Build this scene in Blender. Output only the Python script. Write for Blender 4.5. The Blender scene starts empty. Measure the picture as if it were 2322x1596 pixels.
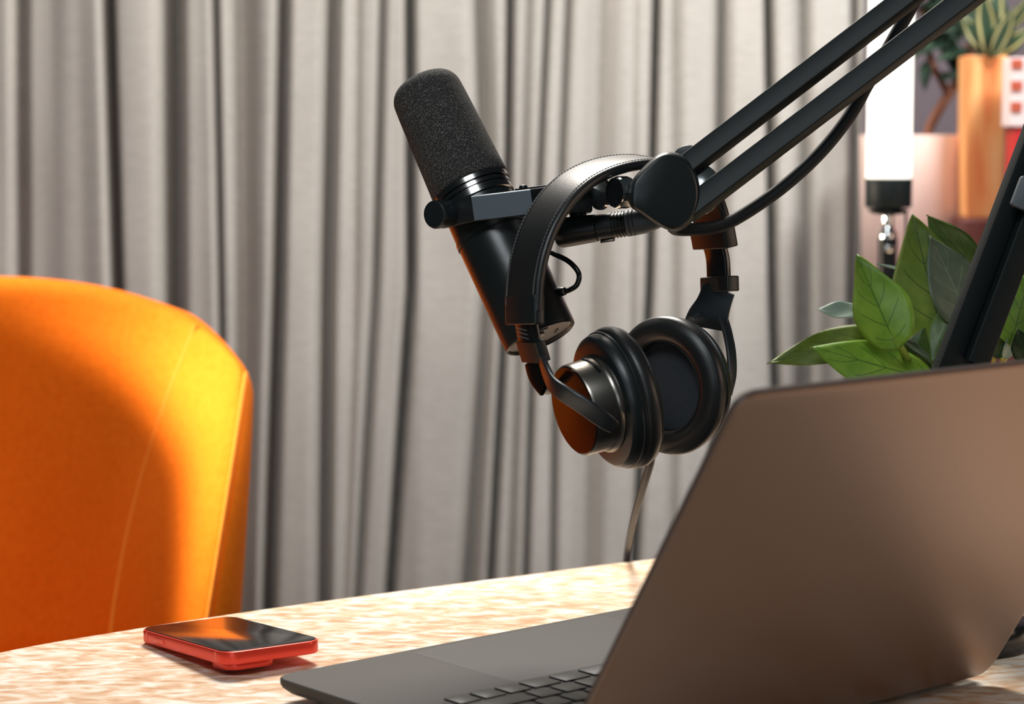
import bpy, bmesh, math, random
from mathutils import Vector, Matrix, noise

sc = bpy.context.scene
COL = sc.collection
random.seed(7)

# ------------------------------------------------------------------ camera
TABLE = 0.74                      # table top height
CAMZ = TABLE + 0.3307
PITCH = 0.09809
FPX = 5000.0
cam_d = bpy.data.cameras.new('camera')
cam = bpy.data.objects.new('camera', cam_d)
COL.objects.link(cam)
cam.location = (0, 0, CAMZ)
cam.rotation_euler = (math.pi / 2 - PITCH, 0, 0)
cam_d.sensor_width = 36.0
cam_d.lens = FPX / 2322 * 36.0
cam_d.clip_start = 0.05
cam_d.dof.use_dof = True
cam_d.dof.focus_distance = 1.40
cam_d.dof.aperture_fstop = 7.0
sc.camera = cam

# ------------------------------------------------------------------ light
sc.view_settings.view_transform = 'Standard'
sc.view_settings.look = 'None'
sc.view_settings.exposure = 0.0
sc.view_settings.gamma = 1.0
sc.view_settings.use_curve_mapping = False

world = bpy.data.worlds.new('world')
sc.world = world
world.use_nodes = True
bg = world.node_tree.nodes['Background']
bg.inputs[0].default_value = (0.62, 0.80, 0.86, 1)
bg.inputs[1].default_value = 0.035


def area(name, loc, target, size, size_y, power, color):
    d = bpy.data.lights.new(name, 'AREA')
    d.shape = 'RECTANGLE'
    d.size, d.size_y, d.energy, d.color = size, size_y, power, color
    o = bpy.data.objects.new(name, d)
    COL.objects.link(o)
    o.location = loc
    o.rotation_euler = (Vector(target) - Vector(loc)).to_track_quat('-Z', 'Y').to_euler()
    return o


KEY = area('key_softbox', (-0.10, 2.45, 2.25), (0.15, 1.40, 0.74), 0.55, 0.45, 46, (1.0, 0.94, 0.86))
SIDE = area('side_lamp', (-2.30, 1.98, 1.17), (-0.22, 1.98, 0.80), 0.42, 0.26, 4.2, (1.0, 0.86, 0.68))
SIDE.data.spread = math.radians(20)
CURT = area('curtain_fill', (1.00, 1.75, 2.15), (0.34, 2.75, 1.10), 0.45, 0.40, 7.0, (0.97, 0.985, 0.98))  # added wash light, out of view, brightens the right part of the curtain
CURT.data.spread = math.radians(80)
FILL = area('fill_softbox', (-0.25, 0.1, 2.2), (0.50, 2.4, 1.10), 0.7, 0.6, 6.5, (0.90, 0.97, 1.0))
FILL.data.spread = math.radians(110)
CAMFILL = area('camera_side_fill', (-0.15, -1.35, 1.25), (0.0, 1.4, 1.05), 0.9, 0.7, 5, (0.80, 0.92, 1.0))  # unseen fill added behind the camera for highlights on bracket and mic
WARM = area('warm_lamp', (1.35, 1.15, 1.20), (0.10, 1.40, 1.00), 0.45, 0.45, 2.2, (1.0, 0.72, 0.55))

# ------------------------------------------------------------------ helpers
V = Vector
cP, sP = math.cos(PITCH), math.sin(PITCH)
RT, UP, FW = V((1, 0, 0)), V((0, sP, cP)), V((0, cP, -sP))
CAM = V((0, 0, CAMZ))


def at(px, py, d):
    """a point at distance d (m) along the view axis behind pixel (px, py)"""
    return CAM + d * ((px - 1161) / FPX * RT - (py - 798) / FPX * UP + FW)


def cd(x, y, z):
    """direction: x right, y up, z towards the camera"""
    return (x * RT + y * UP - z * FW).normalized()


def on_z(px, py, z):
    r = (px - 1161) / FPX * RT - (py - 798) / FPX * UP + FW
    return CAM + r * ((z - CAMZ) / r.z)


def on_y(px, py, y):
    r = (px - 1161) / FPX * RT - (py - 798) / FPX * UP + FW
    return CAM + r * (y / r.y)


def lin(c):
    return tuple(((v / 255) / 12.92 if v / 255 <= .04045 else ((v / 255 + .055) / 1.055) ** 2.4) for v in c)


def spline(pts, n=8, closed=False):
    """Catmull-Rom through a list of tuples / vectors of any dimension"""
    P = [tuple(p) for p in pts]
    L = len(P)
    out = []
    rng = range(L if closed else L - 1)
    for i in rng:
        if closed:
            a, b, c, d = P[(i - 1) % L], P[i], P[(i + 1) % L], P[(i + 2) % L]
        else:
            a, b, c, d = P[max(i - 1, 0)], P[i], P[i + 1], P[min(i + 2, L - 1)]
        for k in range(n):
            t = k / n
            out.append(tuple(0.5 * ((2 * b[j]) + (-a[j] + c[j]) * t + (2 * a[j] - 5 * b[j] + 4 * c[j] - d[j]) * t * t
                                    + (-a[j] + 3 * b[j] - 3 * c[j] + d[j]) * t ** 3) for j in range(len(b))))
    if not closed:
        out.append(P[-1])
    return out


WLOC = {}


def place(o, parent, wloc):
    WLOC[o.name] = V(wloc)
    if parent is not None:
        o.parent = parent
        o.location = V(wloc) - WLOC[parent.name]
    else:
        o.location = V(wloc)


def tag(o, label=None, cat=None, group=None, kind=None):
    if label: o['label'] = label
    if cat: o['category'] = cat
    if group: o['group'] = group
    if kind: o['kind'] = kind
    return o


def thing(name, loc, label, cat, group=None):
    o = bpy.data.objects.new(name, None)
    o.empty_display_size = .02
    COL.objects.link(o)
    place(o, None, loc)
    return tag(o, label, cat, group)


def obj(name, bm, mat, parent=None, smooth=True, angle=40, label=None, bevel=None, subsurf=0, normals=True):
    if normals:
        bmesh.ops.recalc_face_normals(bm, faces=bm.faces[:])
    lo = V((min(v.co.x for v in bm.verts), min(v.co.y for v in bm.verts), min(v.co.z for v in bm.verts)))
    hi = V((max(v.co.x for v in bm.verts), max(v.co.y for v in bm.verts), max(v.co.z for v in bm.verts)))
    c = (lo + hi) / 2
    if parent is None:
        c.z = lo.z
    bmesh.ops.translate(bm, verts=bm.verts[:], vec=-c)
    me = bpy.data.meshes.new(name)
    bm.to_mesh(me)
    bm.free()
    for m in (mat if isinstance(mat, (list, tuple)) else [mat]):
        me.materials.append(m)
    o = bpy.data.objects.new(name, me)
    COL.objects.link(o)
    place(o, parent, c)
    if smooth:
        me.polygons.foreach_set('use_smooth', [True] * len(me.polygons))
        me.set_sharp_from_angle(angle=math.radians(angle))
    if bevel:
        b = o.modifiers.new('bevel', 'BEVEL')
        b.width, b.segments, b.limit_method, b.angle_limit = bevel, 3, 'ANGLE', math.radians(35)
    if subsurf:
        s = o.modifiers.new('subsurf', 'SUBSURF')
        s.levels = s.render_levels = subsurf
    if label: o['label'] = label
    return o


def basis(axis, hint):
    z = V(axis).normalized()
    x = V(hint)
    x = (x - z * x.dot(z)).normalized()
    y = z.cross(x)
    return x, y, z


def loft(bm, rings, cap0=True, cap1=True, closed=True):
    R = [[bm.verts.new(p) for p in r] for r in rings]
    n = len(R[0])
    for a, b in zip(R, R[1:]):
        for i in range(n if closed else n - 1):
            j = (i + 1) % n
            bm.faces.new((a[i], a[j], b[j], b[i]))
    if cap0: bm.faces.new(R[0][::-1])
    if cap1: bm.faces.new(R[-1])
    return R


def lathe(bm, prof, origin, axis, hint=(0, 0, 1), sx=1.0, sy=1.0, seg=48, cap0=True, cap1=True, p=2.0):
    x, y, z = basis(axis, hint)
    rings = []
    for r, h in prof:
        ring = []
        for i in range(seg):
            a = 2 * math.pi * i / seg
            c, s = math.cos(a), math.sin(a)
            if p != 2.0:
                k = (abs(c) ** p + abs(s) ** p) ** (-1 / p)
                c, s = c * k, s * k
            ring.append(V(origin) + z * h + x * (r * sx * c) + y * (r * sy * s))
        rings.append(ring)
    loft(bm, rings, cap0, cap1)


def cyl(bm, a, b, r0, r1=None, seg=32, bev=0.0):
    a, b = V(a), V(b)
    L = (b - a).length
    r1 = r0 if r1 is None else r1
    ax = (b - a).normalized()
    hint = (0, 0, 1) if abs(ax.z) < .9 else (1, 0, 0)
    if bev:
        prof = [(r0 - bev, 0), (r0 - bev * .3, bev * .3), (r0, bev), (r1, L - bev), (r1 - bev * .3, L - bev * .3), (r1 - bev, L)]
    else:
        prof = [(r0, 0), (r1, L)]
    lathe(bm, prof, a, ax, hint, seg=seg)


def sweep(bm, pts, wvec, profile, cap=True, closed=False, scales=None):
    P = [V(p) for p in pts]
    n = len(P)
    rings = []
    for i in range(n):
        t = (P[min(i + 1, n - 1)] - P[max(i - 1, 0)]).normalized()
        w = V(wvec[i]) if isinstance(wvec, list) else V(wvec)
        w = (w - t * w.dot(t)).normalized()
        m = t.cross(w)
        sa, sb = scales[i] if scales else (1, 1)
        rings.append([P[i] + w * (a * sa) + m * (b * sb) for a, b in profile])
    loft(bm, rings, cap, cap)


def tube(bm, pts, r, seg=12, n=8):
    P = spline(pts, n) if n else pts
    P = [V(p) for p in P]
    prof = [(r * math.cos(2 * math.pi * i / seg), r * math.sin(2 * math.pi * i / seg)) for i in range(seg)]
    # parallel transport
    t0 = (P[1] - P[0]).normalized()
    w = t0.orthogonal().normalized()
    ws = []
    for i in range(len(P)):
        t = (P[min(i + 1, len(P) - 1)] - P[max(i - 1, 0)]).normalized()
        w = (w - t * w.dot(t)).normalized()
        ws.append(w.copy())
    sweep(bm, P, ws, prof)


def rr(w, h, r, n=4):
    out = []
    for cx, cy, a0 in ((w / 2 - r, h / 2 - r, 0), (-w / 2 + r, h / 2 - r, 90), (-w / 2 + r, -h / 2 + r, 180), (w / 2 - r, -h / 2 + r, 270)):
        for k in range(n + 1):
            a = math.radians(a0 + 90 * k / n)
            out.append((cx + r * math.cos(a), cy + r * math.sin(a)))
    return out


def slab(bm, o, x, y, z, w, h, r, t, n=6, e=0.0):
    """rounded-rectangle plate: corner frame centred on o, outline in x/y, thickness t along z, edge rounding e"""
    o = V(o)
    if e:
        lay = [(e, 0), (e * .3, e * .3), (0, e), (0, t - e), (e * .3, t - e * .3), (e, t)]
    else:
        lay = [(0, 0), (0, t)]
    rings = []
    for ins, hh in lay:
        rings.append([o + x * a + y * b + z * hh for a, b in rr(w - 2 * ins, h - 2 * ins, max(r - ins, .0002), n)])
    loft(bm, rings)


def box(bm, c, x, y, z, w, h, t):
    c = V(c)
    vs = [bm.verts.new(c + x * (sx * w / 2) + y * (sy * h / 2) + z * (sz * t / 2)) for sz in (-1, 1) for sx, sy in ((-1, -1), (1, -1), (1, 1), (-1, 1))]
    for f in ((3, 2, 1, 0), (4, 5, 6, 7), (0, 1, 5, 4), (1, 2, 6, 5), (2, 3, 7, 6), (3, 0, 4, 7)):
        bm.faces.new([vs[i] for i in f])


BM = bmesh.new
X, Y, Z = V((1, 0, 0)), V((0, 1, 0)), V((0, 0, 1))


# ------------------------------------------------------------------ materials
def mat(name, color, rough=.5, metal=0.0, spec=None, coat=0.0, bump=None, emit=None, sheen=0.0, trans=0.0, aniso=0.0):
    m = bpy.data.materials.new(name)
    m.use_nodes = True
    nt = m.node_tree
    b = nt.nodes['Principled BSDF']
    b.inputs['Base Color'].default_value = (*color, 1)
    b.inputs['Roughness'].default_value = rough
    b.inputs['Metallic'].default_value = metal
    if spec is not None: b.inputs['Specular IOR Level'].default_value = spec
    if coat: b.inputs['Coat Weight'].default_value = coat; b.inputs['Coat Roughness'].default_value = .15
    if sheen: b.inputs['Sheen Weight'].default_value = sheen; b.inputs['Sheen Roughness'].default_value = .5
    if emit:
        b.inputs['Emission Color'].default_value = (*emit[0], 1)
        b.inputs['Emission Strength'].default_value = emit[1]
    if bump:
        scale, strength, dist = bump
        tc = nt.nodes.new('ShaderNodeTexCoord')
        n = nt.nodes.new('ShaderNodeTexNoise'); n.inputs['Scale'].default_value = scale; n.inputs['Detail'].default_value = 3
        bp = nt.nodes.new('ShaderNodeBump'); bp.inputs['Strength'].default_value = strength; bp.inputs['Distance'].default_value = dist
        nt.links.new(tc.outputs['Object'], n.inputs['Vector'])
        nt.links.new(n.outputs['Fac'], bp.inputs['Height'])
        nt.links.new(bp.outputs['Normal'], b.inputs['Normal'])
    return m


def nodes(m):
    nt = m.node_tree
    return nt, nt.nodes['Principled BSDF'], (lambda t: nt.nodes.new(t)), nt.links.new


def ramp(nt, stops):
    r = nt.nodes.new('ShaderNodeValToRGB')
    e = r.color_ramp.elements
    e[0].position, e[0].color = stops[0][0], (*stops[0][1], 1)
    e[1].position, e[1].color = stops[-1][0], (*stops[-1][1], 1)
    for p, c in stops[1:-1]:
        k = e.new(p); k.color = (*c, 1)
    return r


M = {}
M['plastic'] = mat('black satin plastic', (.009, .013, .014), .36)
M['matte'] = mat('black matte paint', (.007, .011, .012), .5, spec=.22, bump=(900, .08, .001))
M['micbody'] = mat('black satin mic body', (.010, .013, .014), .31, bump=(1200, .05, .0005))
M['gloss'] = mat('black gloss plastic', (.008, .009, .010), .18)
M['leather'] = mat('black leather', (.014, .0145, .015), .38, bump=(900, .10, .0006))
M['cloth'] = mat('dark driver cloth', (.012, .017, .024), .95, sheen=.25, bump=(1500, .4, .001))
M['thread'] = mat('grey thread', (.12, .13, .135), .8)
M['chrome'] = mat('chrome', (.75, .74, .72), .12, 1.0)
M['gunmetal'] = mat('gunmetal ring', (.26, .235, .21), .30, 1.0)
M['darkmetal'] = mat('dark brushed metal', (.075, .085, .095), .36, .85)
M['collar'] = mat('polished black collar', (.22, .215, .21), .20, 1.0)
M['greyrubber'] = mat('grey rubber', (.085, .10, .11), .5)
M['rubber'] = mat('cable rubber', (.022, .024, .027), .55, spec=.3)
M['mirror'] = mat('dark gloss cap', (.028, .025, .022), .16, .85)
M['foam'] = mat('black foam', (.02, .02, .02), .95)
nt, b, new, link = nodes(M['foam'])
tc = new('ShaderNodeTexCoord'); n1 = new('ShaderNodeTexNoise'); n1.inputs['Scale'].default_value = 1400; n1.inputs['Detail'].default_value = 2
r1 = ramp(nt, [(.40, (.012, .012, .012)), (.56, (.036, .034, .032)), (.68, (.20, .185, .17))])
bp = new('ShaderNodeBump'); bp.inputs['Strength'].default_value = .7; bp.inputs['Distance'].default_value = .001
link(tc.outputs['Object'], n1.inputs['Vector']); link(n1.outputs['Fac'], r1.inputs['Fac']); link(r1.outputs['Color'], b.inputs['Base Color'])
link(n1.outputs['Fac'], bp.inputs['Height']); link(bp.outputs['Normal'], b.inputs['Normal'])

M['laptop'] = mat('grey anodised aluminium', (.30, .222, .188), .32, .95, bump=(2500, .06, .0005))
M['deck'] = mat('grey aluminium deck', (.062, .057, .054), .62, .25, spec=.3, bump=(2500, .06, .0005))
M['pad'] = mat('trackpad glass', (.058, .055, .053), .5, .2, spec=.3)
M['bezel'] = mat('dark brown rim', (.085, .062, .054), .5, spec=.3)
M['key'] = mat('black keycap', (.010, .012, .013), .42, spec=.35)
M['screen'] = mat('dark glass', (.010, .011, .012), .14, spec=.16)
M['red'] = mat('coral red aluminium', (.80, .055, .030), .30, .35)
M['redline'] = mat('lighter coral band', (.95, .12, .07), .35)
M['orange'] = mat('orange felt upholstery', lin((240, 118, 8)), .95, spec=.1, bump=(900, .25, .001))
nt, b, new, link = nodes(M['orange'])
tc = new('ShaderNodeTexCoord'); n1 = new('ShaderNodeTexNoise'); n1.inputs['Scale'].default_value = 160; n1.inputs['Detail'].default_value = 4
r1 = ramp(nt, [(.3, lin((226, 112, 18))), (.7, lin((236, 122, 26)))])
link(tc.outputs['Object'], n1.inputs['Vector']); link(n1.outputs['Fac'], r1.inputs['Fac']); link(r1.outputs['Color'], b.inputs['Base Color'])
M['seam'] = mat('orange seam thread', lin((248, 140, 30)), .9)

# whitewashed flaked wood
M['wood'] = mat('whitewashed flaked wood', (.7, .6, .5), .55)
nt, b, new, link = nodes(M['wood'])
tc = new('ShaderNodeTexCoord'); mp = new('ShaderNodeMapping'); mp.inputs['Rotation'].default_value = (0, 0, -.5)
mp.inputs['Scale'].default_value = (55, 120, 1)
n1 = new('ShaderNodeTexNoise'); n1.inputs['Scale'].default_value = 1.0; n1.inputs['Detail'].default_value = 3; n1.inputs['Distortion'].default_value = .6
n2 = new('ShaderNodeTexNoise'); n2.inputs['Scale'].default_value = 5; n2.inputs['Detail'].default_value = 2
ad = new('ShaderNodeMath'); ad.operation = 'MULTIPLY_ADD'; ad.inputs[1].default_value = .35; 
r1 = ramp(nt, [(.48, lin((248, 240, 231))), (.60, lin((244, 229, 212))), (.72, lin((228, 194, 160))), (.88, lin((200, 150, 108)))])
link(tc.outputs['Object'], mp.inputs['Vector']); link(mp.outputs['Vector'], n1.inputs['Vector']); link(tc.outputs['Object'], n2.inputs['Vector'])
link(n2.outputs['Fac'], ad.inputs[0]); link(n1.outputs['Fac'], ad.inputs[2]); link(ad.outputs[0], r1.inputs['Fac']); link(r1.outputs['Color'], b.inputs['Base Color'])

# curtain linen
M['curtain'] = mat('grey beige linen', lin((190, 188, 182)), .95)
nt, b, new, link = nodes(M['curtain'])
tc = new('ShaderNodeTexCoord'); mp = new('ShaderNodeMapping'); mp.inputs['Scale'].default_value = (60, 60, 900)
n1 = new('ShaderNodeTexNoise'); n1.inputs['Scale'].default_value = 1; n1.inputs['Detail'].default_value = 2
r1 = ramp(nt, [(.3, lin((170, 165, 159))), (.7, lin((189, 184, 178)))])
link(tc.outputs['Object'], mp.inputs['Vector']); link(mp.outputs['Vector'], n1.inputs['Vector']); link(n1.outputs['Fac'], r1.inputs['Fac']); link(r1.outputs['Color'], b.inputs['Base Color'])

M['wall'] = mat('mauve grey plaster', lin((128, 114, 120)), .9, bump=(60, .1, .002))
M['floor'] = mat('dark floor boards', (.05, .045, .04), .6, bump=(40, .2, .002))
M['pink'] = mat('dusty pink ceramic', lin((238, 208, 198)), .6)
M['soil'] = mat('dark soil', (.03, .02, .015), 1.0, bump=(120, .6, .01))
M['bark'] = mat('brown bark', lin((120, 72, 50)), .85, bump=(150, .5, .004))
M['darkleaf'] = mat('dark green leaf', lin((26, 48, 32)), .6, spec=.3)
M['tubelight'] = mat('lit tube diffuser', (.9, .88, .82), .5, emit=((1.0, .975, .88), 1.1))
M['sideboard'] = mat('dark red brown wood', lin((84, 40, 36)), .4)
M['redpaint'] = mat('red lacquer', lin((196, 40, 44)), .4)
M['whitepaint'] = mat('white lacquer', lin((232, 214, 214)), .5)
M['redtab'] = mat('brick red paint', lin((186, 84, 60)), .5)
M['stem'] = mat('light green stem', lin((128, 158, 52)), .5)
M['ystem'] = mat('yellow stem', lin((190, 170, 52)), .5)

# warm wood block
M['warmwood'] = mat('orange pine', lin((236, 160, 100)), .55)
nt, b, new, link = nodes(M['warmwood'])
tc = new('ShaderNodeTexCoord'); mp = new('ShaderNodeMapping'); mp.inputs['Scale'].default_value = (24, 24, 4)
n1 = new('ShaderNodeTexNoise'); n1.inputs['Scale'].default_value = 1; n1.inputs['Detail'].default_value = 3; n1.inputs['Distortion'].default_value = 1.2
r1 = ramp(nt, [(.32, lin((226, 112, 52))), (.5, lin((244, 168, 102))), (.7, lin((248, 196, 132)))])
link(tc.outputs['Object'], mp.inputs['Vector']); link(mp.outputs['Vector'], n1.inputs['Vector']); link(n1.outputs['Fac'], r1.inputs['Fac']); link(r1.outputs['Color'], b.inputs['Base Color'])


def leaf_mat(name, base, dark, rough=.45, vein=(.2, .35, .08), stripe=False, transl=.25):
    """leaf colour with a midrib and side veins drawn from the leaf's own UV (u across, v along)"""
    m = mat(name, base, rough)
    nt, b, new, link = nodes(m)
    uv = new('ShaderNodeUVMap')
    sp = new('ShaderNodeSeparateXYZ'); link(uv.outputs['UV'], sp.inputs[0])

    def mth(op, a, bb=None, c=None):
        k = new('ShaderNodeMath'); k.operation = op
        for i, q in enumerate((a, bb, c)):
            if q is None: continue
            if isinstance(q, (int, float)): k.inputs[i].default_value = q
            else: link(q, k.inputs[i])
        return k.outputs[0]
    ua = mth('ABSOLUTE', mth('SUBTRACT', sp.outputs[0], .5))
    tcn = new('ShaderNodeTexCoord'); n1 = new('ShaderNodeTexNoise'); n1.inputs['Scale'].default_value = 90; n1.inputs['Detail'].default_value = 4
    link(tcn.outputs['Object'], n1.inputs['Vector'])
    if stripe:
        r0 = ramp(nt, [(.0, base), (.19, base), (.23, vein), (.30, vein), (.34, dark), (.5, dark)])
        link(ua, r0.inputs['Fac']); link(r0.outputs['Color'], b.inputs['Base Color'])
        return m
    r0 = ramp(nt, [(.3, dark), (.7, base)]); link(n1.outputs['Fac'], r0.inputs['Fac'])
    mid = mth('LESS_THAN', ua, .012)
    ph = mth('SUBTRACT', mth('MULTIPLY', sp.outputs[1], 4.2), mth('MULTIPLY', ua, 3.0))
    fr = mth('ABSOLUTE', mth('SUBTRACT', mth('FRACT', ph), .5))
    side = mth('MULTIPLY', mth('LESS_THAN', fr, .03), mth('LESS_THAN', ua, .34))
    fac = mth('MULTIPLY', mth('MAXIMUM', mid, side), .75)
    mx = new('ShaderNodeMix'); mx.data_type = 'RGBA'
    link(fac, mx.inputs['Factor']); link(r0.outputs['Color'], mx.inputs['A']); mx.inputs['B'].default_value = (*vein, 1)
    link(mx.outputs['Result'], b.inputs['Base Color'])
    bp = new('ShaderNodeBump'); bp.inputs['Strength'].default_value = .5; bp.inputs['Distance'].default_value = .002; bp.invert = True
    link(fac, bp.inputs['Height']); link(bp.outputs['Normal'], b.inputs['Normal'])
    if transl:
        tr = new('ShaderNodeBsdfTranslucent'); ms = new('ShaderNodeMixShader'); ms.inputs[0].default_value = transl
        link(mx.outputs['Result'], tr.inputs['Color'])
        out = nt.nodes['Material Output']
        link(b.outputs[0], ms.inputs[1]); link(tr.outputs[0], ms.inputs[2]); link(ms.outputs[0], out.inputs['Surface'])
    return m


M['leaf'] = leaf_mat('green leaf', lin((136, 172, 58)), lin((108, 150, 44)), vein=lin((62, 92, 32)))
M['leafdeep'] = leaf_mat('deep green leaf', lin((84, 112, 50)), lin((66, 94, 40)), vein=lin((34, 60, 30)))
M['leafmid'] = leaf_mat('mid green leaf', lin((124, 146, 58)), lin((98, 126, 48)), vein=lin((44, 74, 34)))
M['leafdark'] = leaf_mat('dark green leaf top', lin((44, 78, 44)), lin((30, 60, 36)), vein=lin((90, 120, 60)))
M['leafgrey'] = leaf_mat('grey green leaf underside', lin((96, 112, 92)), lin((82, 98, 80)), vein=lin((120, 136, 112)))
M['leafpale'] = leaf_mat('pale green leaf underside', lin((170, 190, 176)), lin((150, 172, 156)), vein=lin((190, 205, 190)))
M['leafolive'] = leaf_mat('olive green leaf', lin((122, 140, 42)), lin((100, 120, 34)), vein=lin((70, 90, 30)))
M['striped'] = leaf_mat('cream striped leaf', lin((40, 66, 44)), lin((32, 58, 36)), vein=lin((178, 168, 112)), stripe=True)

# ------------------------------------------------------------------ setting
bm = BM(); box(bm, (0, 2.0, -.01), X, Y, Z, 6, 6, .02)
tag(obj('floor', bm, M['floor'], smooth=False), 'dark floor under the table', 'floor', kind='structure')
YC = 2.72                                            # curtain plane
bm = BM(); box(bm, (0, 3.12, 1.3), X, Y, Z, 6, .06, 2.6)
tag(obj('wall_back', bm, M['wall'], smooth=False), 'mauve grey wall behind the curtain', 'wall', kind='structure')

# ------------------------------------------------------------------ curtain
# creases: pixel x at rows 0, 650, 1300 ; half width (px) ; depth (mm)
CR = [(-1010, -1005, -1000, 14, 50), (-900, -900, -890, 20, 60), (-800, -795, -790, 10, 40), (-690, -690, -680, 16, 60), (-610, -600, -600, 9, 36), (-500, -495, -490, 18, 70), (-390, -390, -380, 10, 44),
      (-260, -255, -250, 14, 40), (-150, -150, -140, 20, 20), (-60, -62, -60, 14, 50),
      (40, 42, 44, 15, 30), (112, 112, 112, 30, 4), (243, 262, 284, 11, 75), (384, 388, 392, 20, 85), (486, 498, 505, 8, 42),
      (540, 545, 540, 28, 38), (641, 630, 609, 12, 75), (752, 738, 731, 14, 58), (806, 800, 780, 12, 10),
      (866, 850, 812, 8, 34), (928, 931, 886, 9, 80), (1089, 1106, 1064, 18, 46),
      (1157, 1148, 1113, 8, 58), (1200, 1180, 1157, 9, 16), (1243, 1212, 1192, 7, 34), (1290, 1262, 1253, 8, 26),
      (1366, 1345, 1330, 26, 28), (1438, 1430, 1428, 10, 7), (1490, 1474, 1440, 8, 52), (1531, 1530, 1522, 12, 14),
      (1640, 1632, 1625, 16, 38), (1745, 1754, 1772, 9, 55), (1822, 1826, 1830, 16, 28), (1880, 1885, 1890, 22, 5), (1941, 1938, 1930, 10, 30)]
rowsz = [on_y(1161, y, YC).z for y in (0, 650, 1300)]


def crx(c, z):
    xs = [on_y(c[i], (0, 650, 1300)[i], YC).x for i in range(3)]
    z0, z1, z2 = rowsz
    if z > z1:
        t = min((z - z1) / (z0 - z1), 1.3); return xs[1] + (xs[0] - xs[1]) * t
    t = min((z1 - z) / (z1 - z2), 1.3); return xs[1] + (xs[2] - xs[1]) * t


PXM = YC / FPX
xl, xr = on_y(-1100, 650, YC).x, on_y(1947, 650, YC).x
NX, NZ = 1900, 60
bm = BM()
grid = []
for k in range(NZ + 1):
    z = .03 + (2.35 - .03) * k / NZ
    xs = [crx(c, z) for c in CR]
    row = []
    for i in range(NX + 1):
        x = xl + (xr - xl) * i / NX
        y = 0.0
        for c, cx in zip(CR, xs):
            w = c[3] * PXM
            q = (x - cx) / w
            if abs(q) < 4:
                y += c[4] * .001 * math.exp(-q * q)
        # gentle roll of the cloth between creases
        y += .010 * noise.noise(V((x * 9, 3.1, z * .25))) + .005 * noise.noise(V((x * 30, 8.1, z * .8)))
        y += .0022 * noise.noise(V((x * 14, 1.7, z * 7)))
        row.append(bm.verts.new((x, YC + y, z)))
    grid.append(row)
for a, b_ in zip(grid, grid[1:]):
    for i in range(NX):
        bm.faces.new((a[i], a[i + 1], b_[i + 1], b_[i]))
o = obj('curtain', bm, M['curtain'], angle=180)
sm = o.modifiers.new('thick', 'SOLIDIFY'); sm.thickness = .0015; sm.offset = 1
tag(o, 'tall grey beige pleated curtain hanging across the back', 'curtain')

# ------------------------------------------------------------------ table
far = [tuple(on_z(px, py, TABLE))[:2] for px, py in ((0, 1478), (280, 1429), (598, 1380.5), (890, 1341), (1180, 1304), (1480, 1267))]
far += [(far[-1][0] + .87 * q, far[-1][1] + .46 * q) for q in (.35, .70, 1.0)]
out = [(-.395, 1.300), (-.452, 1.232), (-.486, 1.165), (-.488, 1.095), (-.455, 1.035), (-.40, .985), (-.30, .925), (-.15, .855), (.1, .745), (.4, .81), (.9, 1.08), (1.30, 1.32), (1.42, 1.45), (1.42, 1.60), (1.35, 1.80), (1.22, 2.0)]
loop = spline(far + out[::-1], 6, True)
t_table = thing('table', (.45, 1.35, 0), 'whitewashed wood desk carrying the laptop and the phone', 'table')
bm = BM()
TH = .032
cx = sum(p[0] for p in loop) / len(loop); cy = sum(p[1] for p in loop) / len(loop)
rings = []
for ins, z in ((.003, TABLE - TH), (.0008, TABLE - TH + .0008), (0, TABLE - TH + .003), (0, TABLE - .002), (.0005, TABLE - .0005), (.002, TABLE)):
    rings.append([V((x + (cx - x) / math.hypot(cx - x, cy - y) * ins, y + (cy - y) / math.hypot(cx - x, cy - y) * ins, z)) for x, y in loop])
loft(bm, rings)
obj('tabletop', bm, M['wood'], t_table)
for lx, ly in ((-.25, 1.15), (.25, 1.0), (.75, 1.8), (1.15, 1.55)):
    bm = BM(); cyl(bm, (lx, ly, 0), (lx, ly, TABLE - TH), .016, .024)
    obj('leg', bm, M['matte'], t_table)

# ------------------------------------------------------------------ laptop
yaw, lid = .70963, 1.01833
U = V((math.cos(yaw), math.sin(yaw), 0)); VV = V((math.sin(yaw), -math.cos(yaw), 0))
F0 = V((-.1405, 1.26617, 0))
LW, LD = .356, .238
BT = .0120
t_lap = thing('laptop', F0 + U * LW / 2 + VV * LD / 2 + V((0, 0, TABLE)), 'open grey metal laptop seen from behind its tilted lid', 'laptop')
ZB = TABLE + .0155 - BT
cB = F0 + U * LW / 2 + VV * (LD / 2)
bm = BM()
rings = []
for ins, h in ((.020, 0), (.010, .0012), (.004, .0035), (.0008, .0065), (0, .0085), (0, BT - .0008), (.0008, BT)):
    rings.append([cB + V((0, 0, ZB + h)) + U * a + VV * b2 for a, b2 in rr(LW - 2 * ins, LD - 2 * ins, .012, 8)])
loft(bm, rings)
obj('base', bm, M['deck'], t_lap, angle=30)
ztop = ZB + BT
for sx in (-1, 1):
    for sy in (-1, 1):
        bm = BM(); p = cB + U * (sx * .15) + VV * (sy * .10)
        cyl(bm, p + V((0, 0, TABLE)), p + V((0, 0, ZB + .001)), .008)
        obj('rubber_foot', bm, M['rubber'], t_lap)
bm = BM(); slab(bm, F0 + U * LW / 2 + VV * .055 + V((0, 0, ztop)), U, VV, Z, .16, .098, .005, .00006)
obj('trackpad', bm, M['pad'], t_lap)
bm = BM(); slab(bm, F0 + U * LW / 2 + VV * .167 + V((0, 0, ztop)), U, VV, Z, .282, .114, .004, .0002)
obj('keyboard_tray', bm, M['key'], t_lap)
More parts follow.
